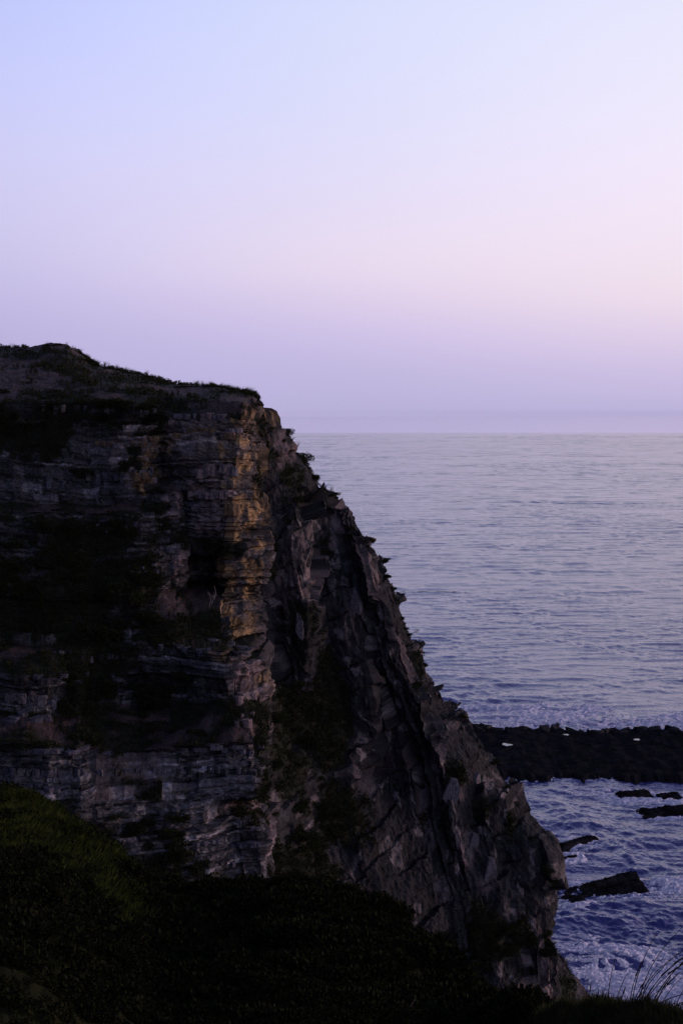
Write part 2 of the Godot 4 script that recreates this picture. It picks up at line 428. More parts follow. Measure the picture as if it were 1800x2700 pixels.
func make_cliff() -> Node3D:
	make_beds()
	make_tilted_beds()
	make_ribs()
	var dy := 0.085
	var y0 := -1.0
	CY = int((65.0 - y0) / dy)
	var rows := []
	for r in ribs:
		var a := PackedVector3Array()
		a.resize(CY)
		for j in CY: a[j] = rib_row(r, y0 + j * dy)
		rows.append(a)
	CX = 1
	for r in ribs.size() - 1: CX += ribs[r].cols
	var p := PackedVector3Array()
	p.resize(CX * CY)
	var flank := PackedFloat32Array()
	flank.resize(CX)
	var i := 0
	for r in ribs.size() - 1:
		var n: int = ribs[r].cols
		for q in n + (1 if r == ribs.size() - 2 else 0):
			var t := float(q) / n
			var A: PackedVector3Array = rows[r]
			var B: PackedVector3Array = rows[r + 1]
			flank[i] = lerpf(ribs[r].flank, ribs[r + 1].flank, t)
			for j in CY: p[j * CX + i] = A[j].lerp(B[j], t)
			i += 1
	var nor := grid_normals(p, CX, CY, 1.0)
	# length along the wall, for the vertical joints
	var arc := PackedFloat32Array()
	arc.resize(CX)
	var mid := int((30.0 - y0) / dy)
	for c in range(1, CX):
		arc[c] = arc[c - 1] + p[mid * CX + c].distance_to(p[mid * CX + c - 1])

	var n_big := noise(0.10, FastNoiseLite.TYPE_SIMPLEX_SMOOTH, 3, 3)
	var n_mid := noise(0.45, FastNoiseLite.TYPE_SIMPLEX, 3, 4)
	var n_fine := noise(1.9, FastNoiseLite.TYPE_SIMPLEX, 2, 6)
	var n_warp := noise(0.05, FastNoiseLite.TYPE_SIMPLEX_SMOOTH, 2, 8)
	var n_veg := noise(0.16, FastNoiseLite.TYPE_SIMPLEX_SMOOTH, 4, 9)
	var n_tone := noise(0.55, FastNoiseLite.TYPE_SIMPLEX, 3, 10)
	var n_streak := noise(1.0, FastNoiseLite.TYPE_SIMPLEX, 3, 12)
	var n_cleft := noise(0.11, FastNoiseLite.TYPE_SIMPLEX_SMOOTH, 2, 14)
	var n_ridge := noise(0.2, FastNoiseLite.TYPE_SIMPLEX, 5, 15)
	n_ridge.fractal_type = FastNoiseLite.FRACTAL_RIDGED
	var c_small := cells(2.3, 33)

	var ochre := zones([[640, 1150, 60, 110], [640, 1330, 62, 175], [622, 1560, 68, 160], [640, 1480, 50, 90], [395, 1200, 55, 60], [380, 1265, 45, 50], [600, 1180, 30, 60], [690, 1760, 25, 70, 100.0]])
	var pink := zones([[565, 1365, 58, 85, 96.5], [545, 1300, 60, 22], [560, 1250, 60, 30], [448, 1335, 36, 42, 96.0], [470, 1500, 24, 55, 96.0], [655, 1850, 34, 40, 88.0], [655, 1920, 30, 40, 88.0], [640, 1790, 34, 40, 88.0], [660, 2150, 22, 40, 85.0], [705, 2225, 16, 50, 86.0], [640, 2130, 40, 20, 85.0]])
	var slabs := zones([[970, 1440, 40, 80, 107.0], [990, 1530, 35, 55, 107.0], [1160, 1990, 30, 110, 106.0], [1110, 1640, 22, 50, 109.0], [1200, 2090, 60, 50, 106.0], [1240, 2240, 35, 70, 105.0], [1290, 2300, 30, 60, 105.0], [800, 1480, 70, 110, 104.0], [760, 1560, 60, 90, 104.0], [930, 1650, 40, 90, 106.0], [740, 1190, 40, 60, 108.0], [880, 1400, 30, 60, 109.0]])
	var green := zones([[740, 2000, 110, 260, 98.0], [840, 1880, 110, 200, 104.0], [800, 2250, 160, 160, 97.0], [250, 1620, 330, 160, 93.0], [330, 1850, 220, 110, 88.0], [120, 1420, 260, 90, 95.0], [900, 2150, 120, 130, 103.0], [1330, 2460, 110, 70, 104.0], [60, 1150, 170, 90, 101.0], [330, 1045, 120, 40, 103.0], [120, 1080, 190, 40, 103.0], [770, 1290, 50, 70, 107.0], [230, 2240, 150, 90, 80.0], [420, 2290, 80, 60, 81.0], [200, 960, 330, 35, 118.0], [1540, 2600, 130, 110, 116.0]])
	var bare := zones([[150, 2040, 330, 75, 80.5], [480, 2070, 250, 120, 82.0], [600, 2230, 130, 130, 84.0], [430, 2190, 130, 60, 82.0], [560, 1200, 160, 120, 98.0], [90, 1850, 110, 50, 86.0]])
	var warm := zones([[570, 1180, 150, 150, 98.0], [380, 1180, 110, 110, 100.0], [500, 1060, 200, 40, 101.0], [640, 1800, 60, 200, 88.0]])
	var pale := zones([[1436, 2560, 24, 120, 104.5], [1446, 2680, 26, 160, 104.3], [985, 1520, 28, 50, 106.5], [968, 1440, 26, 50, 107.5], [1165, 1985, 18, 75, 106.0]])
	var ledge := zones([[330, 1850, 230, 100, 88.0], [170, 1640, 300, 70, 92.0]])

	var col := PackedColorArray()
	col.resize(CX * CY)
	cliff_veg.resize(CX * CY)
	var out := p.duplicate()
	for j in CY:
		for c in CX:
			var k := j * CX + c
			var q := p[k]
			var n := nor[k]
			var fl := flank[c]
			var flat := clampf((n.y - 0.45) * 3.0, 0.0, 1.0)       # how much this is hillside and not wall
			var far := 1.0 if q.z > -124.0 else 0.3
			var s := arc[c]
			var tone := Vector3(.10, .095, .105)
			var d := n_big.get_noise_3d(q.x, q.y * 0.5, q.z) * 0.65 + n_mid.get_noise_3d(q.x, q.y, q.z) * lerpf(0.32, 0.16, fl)
			var strat := 0.0
			if fl < 0.99:
				var yb := q.y + n_warp.get_noise_2d(q.x * 0.6, q.z * 0.6) * 0.6 + 0.012 * q.x
				var b: Dictionary = beds[bed_at[clampi(int((yb + 6.0) * 20.0), 0, bed_at.size() - 1)]]
				var inb: float = (yb - b.y) / b.t
				var bw: float = b.w
				var blk: float = (s + b.off + 0.25 * n_mid.get_noise_2d(s * 0.6, q.y * 0.3)) / bw
				var bi: float = floorf(blk)
				var fx: float = blk - bi
				var h1 := hash2(bi, b.k)
				var edge: float = minf(fx, 1.0 - fx) * bw
				strat = b.set
				if b.joint:
					strat += (h1 - 0.5) * 0.24
					if edge < 0.07: strat -= 0.14
				if inb < 0.3 and b.t > 0.22: strat -= 0.2
				if h1 > 0.93: strat -= 0.35
				strat += n_tone.get_noise_3d(q.x * 1.6, q.y * 2.5, q.z * 1.6) * 0.16
				strat += n_fine.get_noise_3d(q.x * 0.6, q.y * 1.5, q.z * 0.6) * 0.14
				var tn: float = 0.4 + 0.9 * b.tone + 0.5 * (hash2(bi + 7.0, b.k) - 0.4)
				tone = Vector3(.068, .066, .07) * tn
				if hash2(bi + 3.0, b.k + 11.0) > 0.86: tone *= 2.2
				tone *= 1.0 + 1.3 * maxf(0.0, n_fine.get_noise_3d(q.x * 0.8, q.y * 2.2, q.z * 0.8))
			var rough := 0.0
			if fl > 0.01:
				# steeply tilted slabs
				var a := q.x * 0.9 + q.z * 0.35 + q.y * 0.36
				var bq := q.y * 0.36 - q.x * 0.1
				var wv := n_mid.get_noise_3d(q.x * 0.7, q.y * 0.4, q.z * 0.7) * 0.7
				var aw := a + wv * 0.35 + n_warp.get_noise_2d(q.y * 0.8, q.z) * 1.2
				var fb: Dictionary = tilted[tilted_at[clampi(int((aw + 80.0) * 20.0), 0, tilted_at.size() - 1)]]
				var ina: float = (aw - fb.y) / fb.t
				var fk: float = (q.y * 0.9 - q.x * 0.35 + fb.off + wv * 0.5) / fb.w
				var fi := floorf(fk)
				var g1 := hash2(fi, fb.k)
				var g2 := hash2(fi + 5.0, fb.k + 2.0)
				rough = fb.set + (g1 - 0.5) * 0.65 + (ina - 0.5) * fb.t * (g2 - 0.35) * 1.3 + (fk - fi - 0.5) * (g1 - 0.5) * 0.5
				rough += n_ridge.get_noise_2d(a * 1.2, bq * 1.2) * 0.22 + n_streak.get_noise_2d(a * 0.9, bq) * 0.12 + n_fine.get_noise_3d(q.x, q.y * 0.6, q.z) * 0.12
				if (fk - fi) * fb.w < 0.12: rough -= 0.12
				var cleft := 1.0 - absf(n_cleft.get_noise_2d(aw, bq * 0.35)) * 7.0
				if cleft > 0.0: rough -= cleft * 0.6
				var v3 := c_small.get_noise_2d(a * 1.1, bq * 1.4)
				var ft: Vector3 = Vector3(.033, .033, .034) * (0.45 + 0.7 * fb.tone + 0.4 * g2)
				if v3 > 0.4 and n_tone.get_noise_2d(a * 1.5 + 30.0, bq) > 0.08: ft = Vector3(.15, .132, .128) * (0.6 + 0.5 * v3)
				ft *= 1.0 + 0.7 * n_fine.get_noise_2d(a * 1.4, bq * 1.2)
				if hash2(fi + 9.0, fb.k + 4.0) > 0.94: ft = ft.lerp(Vector3(.17, .135, .13), 0.6)
				tone = tone.lerp(ft, fl)
			d += lerpf(strat * (1.0 - flat), rough, fl)
			# colour of the stone
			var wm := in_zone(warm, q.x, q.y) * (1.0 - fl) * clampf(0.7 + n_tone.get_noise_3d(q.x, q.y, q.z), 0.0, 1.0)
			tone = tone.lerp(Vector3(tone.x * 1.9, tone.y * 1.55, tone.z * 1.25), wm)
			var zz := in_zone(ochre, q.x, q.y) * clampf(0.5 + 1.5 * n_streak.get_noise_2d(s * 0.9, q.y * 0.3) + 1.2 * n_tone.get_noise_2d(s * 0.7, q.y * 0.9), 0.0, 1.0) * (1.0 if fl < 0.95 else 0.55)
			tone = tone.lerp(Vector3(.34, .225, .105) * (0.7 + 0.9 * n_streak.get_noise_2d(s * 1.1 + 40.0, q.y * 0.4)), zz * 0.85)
			zz = in_zone(pink, q.x, q.y) * clampf(0.75 + 1.2 * n_streak.get_noise_2d(s * 1.6, q.y * 0.3), 0.0, 1.0)
			tone = tone.lerp(Vector3(.3, .225, .215), zz * (1.0 - fl) * 0.95)
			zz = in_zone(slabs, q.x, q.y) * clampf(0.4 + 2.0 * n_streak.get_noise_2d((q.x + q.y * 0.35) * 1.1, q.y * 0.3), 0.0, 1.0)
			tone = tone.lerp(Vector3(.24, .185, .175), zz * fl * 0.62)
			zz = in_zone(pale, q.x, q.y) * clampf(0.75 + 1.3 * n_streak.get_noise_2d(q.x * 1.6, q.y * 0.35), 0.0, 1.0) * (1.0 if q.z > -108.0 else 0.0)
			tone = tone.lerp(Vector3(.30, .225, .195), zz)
			# dark lichen and earth
			var vg := n_veg.get_noise_3d(q.x, q.y, q.z)
			var gz := in_zone(green, q.x, q.y)
			var veg := clampf(gz * 0.85 + vg * 1.9 - 0.3, 0.0, 1.0)
			var open := in_zone(bare, q.x, q.y) * (1.0 - fl)
			veg *= 1.0 - 0.9 * open
			tone *= 1.0 + 0.5 * open * (1.0 if q.y < 45.0 else 0.3)
			if flat > 0.3 and fl < 0.4: veg = clampf(0.8 + vg * 2.2 + 0.5 * n_tone.get_noise_2d(q.x * 0.5, q.z * 0.5), 0.0, 1.0)
			if flat > 0.3 and fl < 0.4:
				tone = tone.lerp(Vector3(.1, .07, .062) * (0.8 + 0.4 * n_tone.get_noise_2d(q.x * 2.0, q.z)), flat)
			var li := clampf(0.5 + 2.2 * n_tone.get_noise_3d(q.x * 0.5, q.y * 0.5, q.z * 0.5), 0.0, 1.0)
			tone = tone.lerp(Vector3(.035, .034, .036), li * 0.6 * (1.0 - minf(1.0, tone.x * 3.0)))
			tone = tone.lerp(Vector3(.021, .022, .015), smoothstep(0.25, 0.75, veg))
			cliff_veg[k] = veg
			d *= lerpf(1.0, 0.35, maxf(flat * (1.0 - fl), smoothstep(0.4, 0.9, veg)))
			d -= in_zone(ledge, q.x, q.y) * 0.5
			out[k] = q + n * d * far + Vector3(0, n_fine.get_noise_3d(q.z, q.x, q.y) * 0.05, 0)
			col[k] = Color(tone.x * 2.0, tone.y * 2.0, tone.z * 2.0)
	cliff_pos = out
	cliff_nor = nor
	cliff_flank = flank
	for j in range(0, CY, 1):
		for c in range(0, CX, 2):
			var k := j * CX + c
			var px := pixel_of(out[k])
			if px.x < -60 or px.x > 1860 or px.y > 2760: continue
			var key := Vector2i(int(px.x / 12.0), int(px.y / 12.0))
			if not near_at.has(key) or cliff_pos[near_at[key]].z < out[k].z: near_at[key] = k
	var root := base("cliff", Vector3.ZERO)
	tag(root, "dark layered rock headland falling steeply to the sea", "", "", "structure")
	put("rock_face", array_mesh(out, grid_index(CX, CY), col), M.rock, root)
	return root

func pixel_of(p: Vector3) -> Vector2:
	var a := deg_to_rad(PITCH)
	var y := p.y - EYE
	var yc := y * cos(a) - p.z * sin(a)
	var zc := y * sin(a) + p.z * cos(a)
	return Vector2(900.0 - p.x / zc * FOCAL, 1350.0 + yc / zc * FOCAL)

func on_cliff(u: float, v: float) -> int:
	for r in 4:
		for a in range(-r, r + 1):
			for b in range(-r, r + 1):
				var key := Vector2i(int(u / 12.0) + a, int(v / 12.0) + b)
				if near_at.has(key): return near_at[key]
	return -1

# ------------------------------------------------------------------ rock pieces
func block_mesh(sd: int, sharp := 0.12) -> ArrayMesh:
	# an irregular chamfered block about 1 x 1 x 1: the hull of a cut and shaken box
	rng.seed = sd
	var st := SurfaceTool.new()
	st.begin(Mesh.PRIMITIVE_TRIANGLES)
	st.set_smooth_group(-1)
	var ring := 8
	var prof := [[-0.5, 0.92], [-0.45, 1.0], [0.1, 1.0], [0.45, 0.98], [0.5, 0.9]]
	var shape := []
	for k in ring:
		var a := (k + 0.5) / ring * TAU
		var sq := 1.0 / maxf(absf(cos(a)), absf(sin(a)))
		shape.append(Vector2(cos(a), sin(a)) * 0.5 * minf(sq, 1.36) * rng.randf_range(1.0 - sharp, 1.0 + sharp))
	var pts := []
	for pr in prof:
		var row := []
		var shift := Vector2(rng.randf_range(-0.05, 0.05), rng.randf_range(-0.05, 0.05))
		for k in ring:
			var w: Vector2 = shape[k] * pr[1] * rng.randf_range(0.93, 1.07) + shift
			row.append(Vector3(w.x, pr[0] + rng.randf_range(-0.05, 0.05), w.y))
		pts.append(row)
	for j in prof.size() - 1:
		for k in ring:
			var a: Vector3 = pts[j][k]
			var b: Vector3 = pts[j][(k + 1) % ring]
			var c: Vector3 = pts[j + 1][k]
			var e: Vector3 = pts[j + 1][(k + 1) % ring]
			for t in [a, b, e, a, e, c]: st.add_vertex(t)
	for side in [0, prof.size() - 1]:
		for k in range(1, ring - 1):
			if side == 0:
				for t in [pts[0][0], pts[0][k + 1], pts[0][k]]: st.add_vertex(t)
			else:
				for t in [pts[side][0], pts[side][k], pts[side][k + 1]]: st.add_vertex(t)
	st.generate_normals()
	return st.commit()

func add_blocks(root: Node3D) -> void:
	var shapes := []
	for k in 9: shapes.append(block_mesh(100 + k))
	var jagged := []
	for k in 6: jagged.append(block_mesh(130 + k, 0.38))
	rng.seed = 77
	var made := 0
	# rows of jointed blocks along the ledges: v, u from, u to, width range in m, height in m, tones
	var lines := [
		[1078, 110, 430, .3, .7, .55, ["grey", "pink", "dark"], 14], [1168, 250, 420, .3, .8, .4, ["ochre", "grey"], 9], [1205, 330, 415, .4, .8, .35, ["ochre", "pink"], 7],
		[1262, 350, 420, .5, .9, .6, ["pink", "ochre"], 6], [1250, 230, 420, .25, .5, .6, ["blue", "grey"], 12], [1275, 120, 330, .25, .5, .7, ["blue", "dark"], 8],
		[1100, 440, 600, .4, .9, .5, ["grey", "pink"], 10], [1140, 450, 640, .4, .9, .5, ["grey", "ochre", "dark"], 10], [1245, 510, 640, .4, .8, .7, ["pink", "grey"], 9],
		[1302, 500, 600, .3, .6, .6, ["pink", "pink", "grey"], 8], [1340, 585, 640, .5, .8, .9, ["ochre"], 3],
		[1455, 400, 470, .3, .6, .3, ["blue", "grey"], 6], [1390, 190, 460, .2, .5, .25, ["blue", "grey"], 10], [1500, 330, 460, .2, .45, .25, ["blue", "grey"], 12], [1470, 455, 485, .3, .6, .5, ["pink"], 3],
		[1715, 400, 680, .2, .45, .4, ["blue", "grey", "dark"], 20], [1728, 90, 420, .3, .6, .45, ["blue", "dark", "grey"], 14], [1790, 60, 330, .3, .9, .3, ["blue", "dark"], 12], [1845, 10, 170, .5, 1.0, .7, ["blue", "grey"], 8],
		[1850, 620, 680, .4, .6, .9, ["pink"], 3], [1885, 640, 672, .3, .4, .3, ["pink"], 2], [1915, 625, 670, .4, .7, .9, ["pink"], 3], [1900, 0, 160, .5, 1.0, .6, ["blue"], 6],
		[1985, 60, 280, .6, 1.8, .3, ["blue"], 7], [1975, 480, 690, .4, 1.1, .35, ["blue", "grey"], 12], [2035, 0, 280, .3, .6, .5, ["blue", "grey"], 14], [2035, 300, 700, .25, .5, .45, ["blue", "grey", "dark"], 24], [2075, 20, 160, .3, .8, .3, ["blue"], 8],
		[2150, 320, 480, .4, .9, .25, ["blue"], 8], [2180, 330, 500, .4, .8, .3, ["blue", "grey"], 9], [2165, 620, 665, .4, .8, .6, ["pink", "grey"], 4], [2225, 520, 690, .4, .9, .3, ["blue"], 10], [2270, 540, 690, .4, .9, .35, ["blue", "dark"], 10], [2310, 510, 690, .4, .8, .3, ["blue", "grey"], 8]]
	for L in lines:
		for q in int(L[7]):
			var u: float = lerpf(L[1], L[2], (q + rng.randf_range(0.1, 0.9)) / L[7])
			var k := on_cliff(u, L[0] + rng.randf_range(-6, 6))
			if k < 0 or made > 296: continue
			var o := put("rock_block", shapes[rng.randi() % 9], M["rock_" + L[6][rng.randi() % L[6].size()]], root)
			var n := cliff_nor[k]
			n.y = 0
			n = n.normalized()
			var w := rng.randf_range(L[3], L[4])
			var h: float = L[5] * rng.randf_range(0.7, 1.15)
			o.position = cliff_pos[k] - n * 0.24
			o.basis = Basis(Vector3.UP, atan2(n.x, n.z) + rng.randf_range(-0.2, 0.2)) * Basis(Vector3.RIGHT, rng.randf_range(-0.12, 0.12)) * Basis.from_scale(Vector3(w, h, rng.randf_range(0.5, 0.8)))
			made += 1
	# tilted slabs on the flank: u, v, width, length, lean
	var slabs := [[925, 1590, 0.7, 1.8, -0.25, "grey"], [1290, 2300, 0.7, 1.8, 0.1, "grey"], [1240, 2230, 0.8, 1.6, 0.25, "grey"], [1195, 2090, 0.9, 1.7, 0.2, "grey"], [1375, 2350, 0.6, 1.6, 0.1, "grey"], [780, 1650, 0.5, 1.7, -0.1, "grey"], [1270, 2060, 0.8, 1.5, 0.1, "grey"]]
	for L in slabs:
		var k := on_cliff(L[0], L[1])
		if k < 0: continue
		var o := put("rock_slab", jagged[rng.randi() % 6], M["rock_" + L[5]], root)
		var n := (cliff_nor[k] * Vector3(1, 0.15, 1)).normalized()
		o.position = cliff_pos[k] - n * 0.25
		var side := Vector3.UP.cross(n).normalized()
		o.basis = Basis(side, n, side.cross(n)) * Basis(Vector3.UP, -L[4]) * Basis.from_scale(Vector3(L[2] * 1.1, 0.6, L[3] * 1.05))

# ------------------------------------------------------------------ plants
func leaf_mesh(sd: int, count: int, size: float, spread: Vector3, up := 0.3, tint := Vector3(.023, .027, .013)) -> ArrayMesh:
	# many small leaves on the lumps of a crown one metre in radius, standing on y = 0
	rng.seed = sd
	var v := PackedVector3Array()
	var c := PackedColorArray()
	var lumps := []
	for k in 11:
		var a := rng.randf() * TAU
		var r := sqrt(rng.randf()) * 0.75
		lumps.append([Vector3(cos(a) * r, rng.randf_range(0.15, 0.75) * (1.0 - 0.5 * r), sin(a) * r), rng.randf_range(0.22, 0.42)])
	for k in count:
		var l: Array = lumps[rng.randi() % lumps.size()]
		var dir := Vector3(rng.randfn(), rng.randfn(), rng.randfn()).normalized()
		var p: Vector3 = (l[0] + dir * l[1] * pow(rng.randf(), 0.35)) * spread
		if p.y < -0.1: p.y = -0.1 * rng.randf()
		var d := (dir + Vector3(0, up, 0) + Vector3(rng.randfn(), rng.randfn(), rng.randfn()) * 0.5).normalized()
		var s := d.cross(Vector3(rng.randfn(), rng.randfn(), rng.randfn())).normalized()
		var len := size * rng.randf_range(0.7, 1.4)
		var w := len * 0.34
		v.append_array([p, p + d * len * 0.5 + s * w, p + d * len, p, p + d * len, p + d * len * 0.5 - s * w])
		var t := rng.randf_range(0.6, 1.3) * 2.0
		for q in 6: c.append(Color(tint.x * t, tint.y * t, tint.z * t))
	var idx := PackedInt32Array(range(v.size()))
	return array_mesh(v, idx, c)

func stem_mesh(sd: int) -> ArrayMesh:
	rng.seed = sd
	var v := PackedVector3Array()
	for k in 9:
		var a := rng.randf() * TAU
		tube(v, [Vector3.ZERO - Vector3(0, 0.3, 0), Vector3(cos(a) * 0.2, 0.2, sin(a) * 0.2), Vector3(cos(a + .4) * 0.5, 0.5, sin(a + .4) * 0.5)], 0.035, 0.01)
	return array_mesh(v, PackedInt32Array(range(v.size())))

func tube(v: PackedVector3Array, pts: Array, r0: float, r1: float, sides := 4) -> void:
	var rings := []
	for k in pts.size():
		var d: Vector3 = (pts[mini(k + 1, pts.size() - 1)] - pts[maxi(k - 1, 0)]).normalized()
		var s := d.cross(Vector3(0.31, 0.12, 0.94)).normalized()
		var t := d.cross(s)
		var r := lerpf(r0, r1, float(k) / (pts.size() - 1))
		var ring := []
		for q in sides:
			var a := q * TAU / sides
			ring.append(pts[k] + (s * cos(a) + t * sin(a)) * r)
		rings.append(ring)
	for k in pts.size() - 1:
		for q in sides:
			var a: Vector3 = rings[k][q]
			var b: Vector3 = rings[k][(q + 1) % sides]
			var c: Vector3 = rings[k + 1][q]
			var e: Vector3 = rings[k + 1][(q + 1) % sides]
			v.append_array([a, e, b, a, c, e])

func add_shrubs() -> void:
	var protos := []
	for k in 6:
		var o := base("shrub", Vector3.ZERO)
		put("crown", leaf_mesh(200 + k, 2600, 0.085, Vector3(1, 0.85, 1)), M.leaf, o)
		put("stem", stem_mesh(220 + k), M.bark, o)
		protos.append(o)
	var spare := protos.duplicate()
	rng.seed = 91
	var spots := []
	# one by one: u, v, radius in m, height factor, label
	for e in [[290, 1065, 1.5, .8, "broad dark shrub sprawling over the cliff top above the layered wall"], [330, 1020, 2.2, .6, "large flat dark bush spreading below the skyline dip"], [335, 1222, 1.1, .8, "rounded dark shrub on the ledge beside the ochre blocks"], [225, 1240, 1.2, .7, "low dark shrub on the ledge left of the rounded one"], [120, 1030, 1.8, .6, "dark bush under the bare soil patch near the summit mound"], [275, 1650, 2.3, .6, "wide black bush in the middle of the shaded lower terrace"], [415, 1830, 2.2, .8, "big black bush overhanging the lower layered wall"], [300, 1880, 2.4, .7, "black bush at the left foot of the shaded terrace"], [770, 1300, 1.2, .9, "dark bush in the hollow behind the ochre buttress"], [770, 1140, 0.9, .9, "upright dark shrub on the ridge just past the buttress"], [812, 1205, 0.9, 1.2, "pointed dark shrub on the ridge skyline above the sea"], [1015, 1480, 0.45, 1.0, "dark shrub clinging to the seaward ridge beside the pale slab"], [978, 1420, 0.45, .8, "small dark shrub crowning the ridge above the pale slab"], [880, 1305, 0.8, .5, "low cushion shrub on the notch of the seaward ridge"], [480, 2240, 1.5, .9, "leafy dark bush against the foot of the layered wall"], [560, 1025, 0.6, .6, "small tuft shrub on the cliff edge above the buttress"], [640, 1030, 0.6, .6, "low shrub on the brow of the ochre buttress"], [250, 955, 0.8, 1.0, "scraggy shrub on the skyline at the foot of the summit mound"]]:
		spots.append([e[0], e[1], e[2], e[3], e[4], ""])
	for q in 20: spots.append([lerpf(0, 640, (q + rng.randf()) / 20.0), 0, rng.randf_range(0.5, 1.3), rng.randf_range(.5, .9), "low ragged shrub along the grassy skyline of the headland", "skyline shrubs"])
	for q in 26: spots.append([rng.randf_range(-20, 420), rng.randf_range(985, 1150), rng.randf_range(0.8, 1.7), rng.randf_range(.45, .8), "dark spreading shrub on the upper hillside of the headland", "upper hillside shrubs"])
	for q in 46: spots.append([rng.randf_range(-20, 470), rng.randf_range(1330, 1690), rng.randf_range(0.7, 1.6), rng.randf_range(.5, .9), "black shrub on the shaded terrace below the upper cliff", "terrace shrubs"])
	for q in 24: spots.append([rng.randf_range(150, 570), rng.randf_range(1770, 1945), rng.randf_range(0.8, 1.6), rng.randf_range(.6, .9), "black shrub on the terrace above the lower layered wall", "lower terrace shrubs"])
	for q in 40: spots.append([rng.randf_range(705, 900), rng.randf_range(1790, 2380), rng.randf_range(0.6, 1.3), rng.randf_range(.6, 1.0), "dark shrub in the overgrown gully beside the layered wall", "gully shrubs"])
	for q in 16: spots.append([rng.randf_range(250, 520), rng.randf_range(2150, 2330), rng.randf_range(0.5, 1.1), rng.randf_range(.7, 1.1), "dark leafy shrub at the foot of the lower wall", "wall foot shrubs"])
	for q in 22:
		var t := rng.randf()
		spots.append([lerpf(1250, 1440, t) + rng.randf_range(-20, 20), lerpf(2420, 2520, rng.randf()), rng.randf_range(0.4, 0.9), .8, "dark shrub on the hollow face near the headland tip", "headland tip shrubs"])
	for q in 30:
		var ridge := [[700, 1095], [790, 1180], [900, 1312], [1030, 1500], [1090, 1640], [1215, 1860], [1340, 2050], [1420, 2200], [1465, 2330]]
		var t := rng.randf() * 7.999
		var a: Array = ridge[int(t)]
		var b: Array = ridge[int(t) + 1]
		var f := t - floorf(t)
		spots.append([lerpf(a[0], b[0], f) - 6, lerpf(a[1], b[1], f) + 10, rng.randf_range(0.25, 0.6), rng.randf_range(.6, 1.1), "small dark shrub clinging to the seaward ridge line", "ridge shrubs"])
	for s in spots:
		var k := -1
		if s[1] == 0:
			for v in range(880, 1080, 6):
				var key := Vector2i(int(s[0] / 12.0), int(v / 12.0))
				if near_at.has(key):
					k = near_at[key]
					break
		else:
			k = on_cliff(s[0], s[1])
		if k < 0: continue
		var o: Node3D
		if spare.size():
			o = spare.pop_back()
		else:
			o = protos[rng.randi() % 6].duplicate()
			o.name = numbered("shrub")
			add_child(o)
		var r: float = s[2]
		o.position = cliff_pos[k] - cliff_nor[k] * 0.2 * r - Vector3(0, 0.25 * r, 0)
		o.rotation = Vector3(rng.randf_range(-.15, .15), rng.randf() * TAU, rng.randf_range(-.15, .15))
		o.scale = Vector3(r, r * s[3], r)
		tag(o, s[4], "shrub", s[5])
		if s[5]:
			var px := pixel_of(o.position)
			remember(s[5], o, px.x, px.y)
	name_rows("skyline shrubs", 1, "%s low ragged shrub from the left along the headland's skyline")
	name_rows("upper hillside shrubs", 2, "%s dark spreading shrub from the left in the %s row of the upper hillside")
	name_rows("terrace shrubs", 4, "%s black shrub from the left in the %s row of the shaded terrace")
	name_rows("lower terrace shrubs", 2, "%s black shrub from the left in the %s row above the lower wall")
	name_rows("gully shrubs", 4, "%s dark shrub from the left in the %s row of the overgrown gully")
	name_rows("wall foot shrubs", 1, "%s dark leafy shrub from the left at the foot of the lower wall")
	name_rows("headland tip shrubs", 2, "%s dark shrub from the left in the %s row near the headland tip")
	name_rows("ridge shrubs", 3, "%s small shrub from the left on the %s stretch of the seaward ridge")

var rows_of := {}

func remember(group: String, o: Node, across: float, down: float) -> void:
	if not rows_of.has(group): rows_of[group] = []
	rows_of[group].append([o, across, down])

func name_rows(group: String, rows: int, text: String) -> void:
	var count := ["first", "second", "third", "fourth", "fifth", "sixth", "seventh", "eighth", "ninth", "tenth", "eleventh", "twelfth", "thirteenth", "fourteenth", "fifteenth", "sixteenth", "seventeenth", "eighteenth", "nineteenth", "twentieth"]
	var level: Array = [[""], [""], ["upper", "lower"], ["upper", "middle", "lower"], ["highest", "second highest", "second lowest", "lowest"]][rows]
	var all: Array = rows_of.get(group, [])
	all.sort_custom(func(a, b): return a[2] < b[2])
	var each := ceili(float(all.size()) / rows)
	for r in rows:
		var some := all.slice(r * each, (r + 1) * each)
		some.sort_custom(func(a, b): return a[1] < b[1])
		for k in some.size():
			var which: String = count[mini(k, 19)]
			some[k][0].set_meta("label", text % which if rows == 1 else text % [which, level[r]])

func tuft_mesh(sd: int, blades: int, tall: float, tint: Vector3, lean := 0.5) -> ArrayMesh:
	rng.seed = sd
	var v := PackedVector3Array()
	var c := PackedColorArray()
	for k in blades:
		var a := rng.randf() * TAU
		var r := rng.randf() * 0.22
		var p := Vector3(cos(a) * r, -0.05, sin(a) * r)
		var h := tall * rng.randf_range(0.5, 1.0)
		var out := Vector3(cos(a), 0, sin(a)) * lean * rng.randf()
		var s := Vector3(-sin(a + rng.randfn()), 0, cos(a)).normalized() * 0.022
		var m := p + Vector3(0, h * 0.6, 0) + out * h * 0.4
		var t := p + Vector3(0, h * 0.92, 0) + out * h
		v.append_array([p - s, m - s * 0.8, m + s * 0.8, p - s, m + s * 0.8, p + s, m - s * 0.8, t, m + s * 0.8])
		var b := rng.randf_range(0.6, 1.3) * 2.0
		for q in 9: c.append(Color(tint.x * b, tint.y * b, tint.z * b))
	return array_mesh(v, PackedInt32Array(range(v.size())), c)

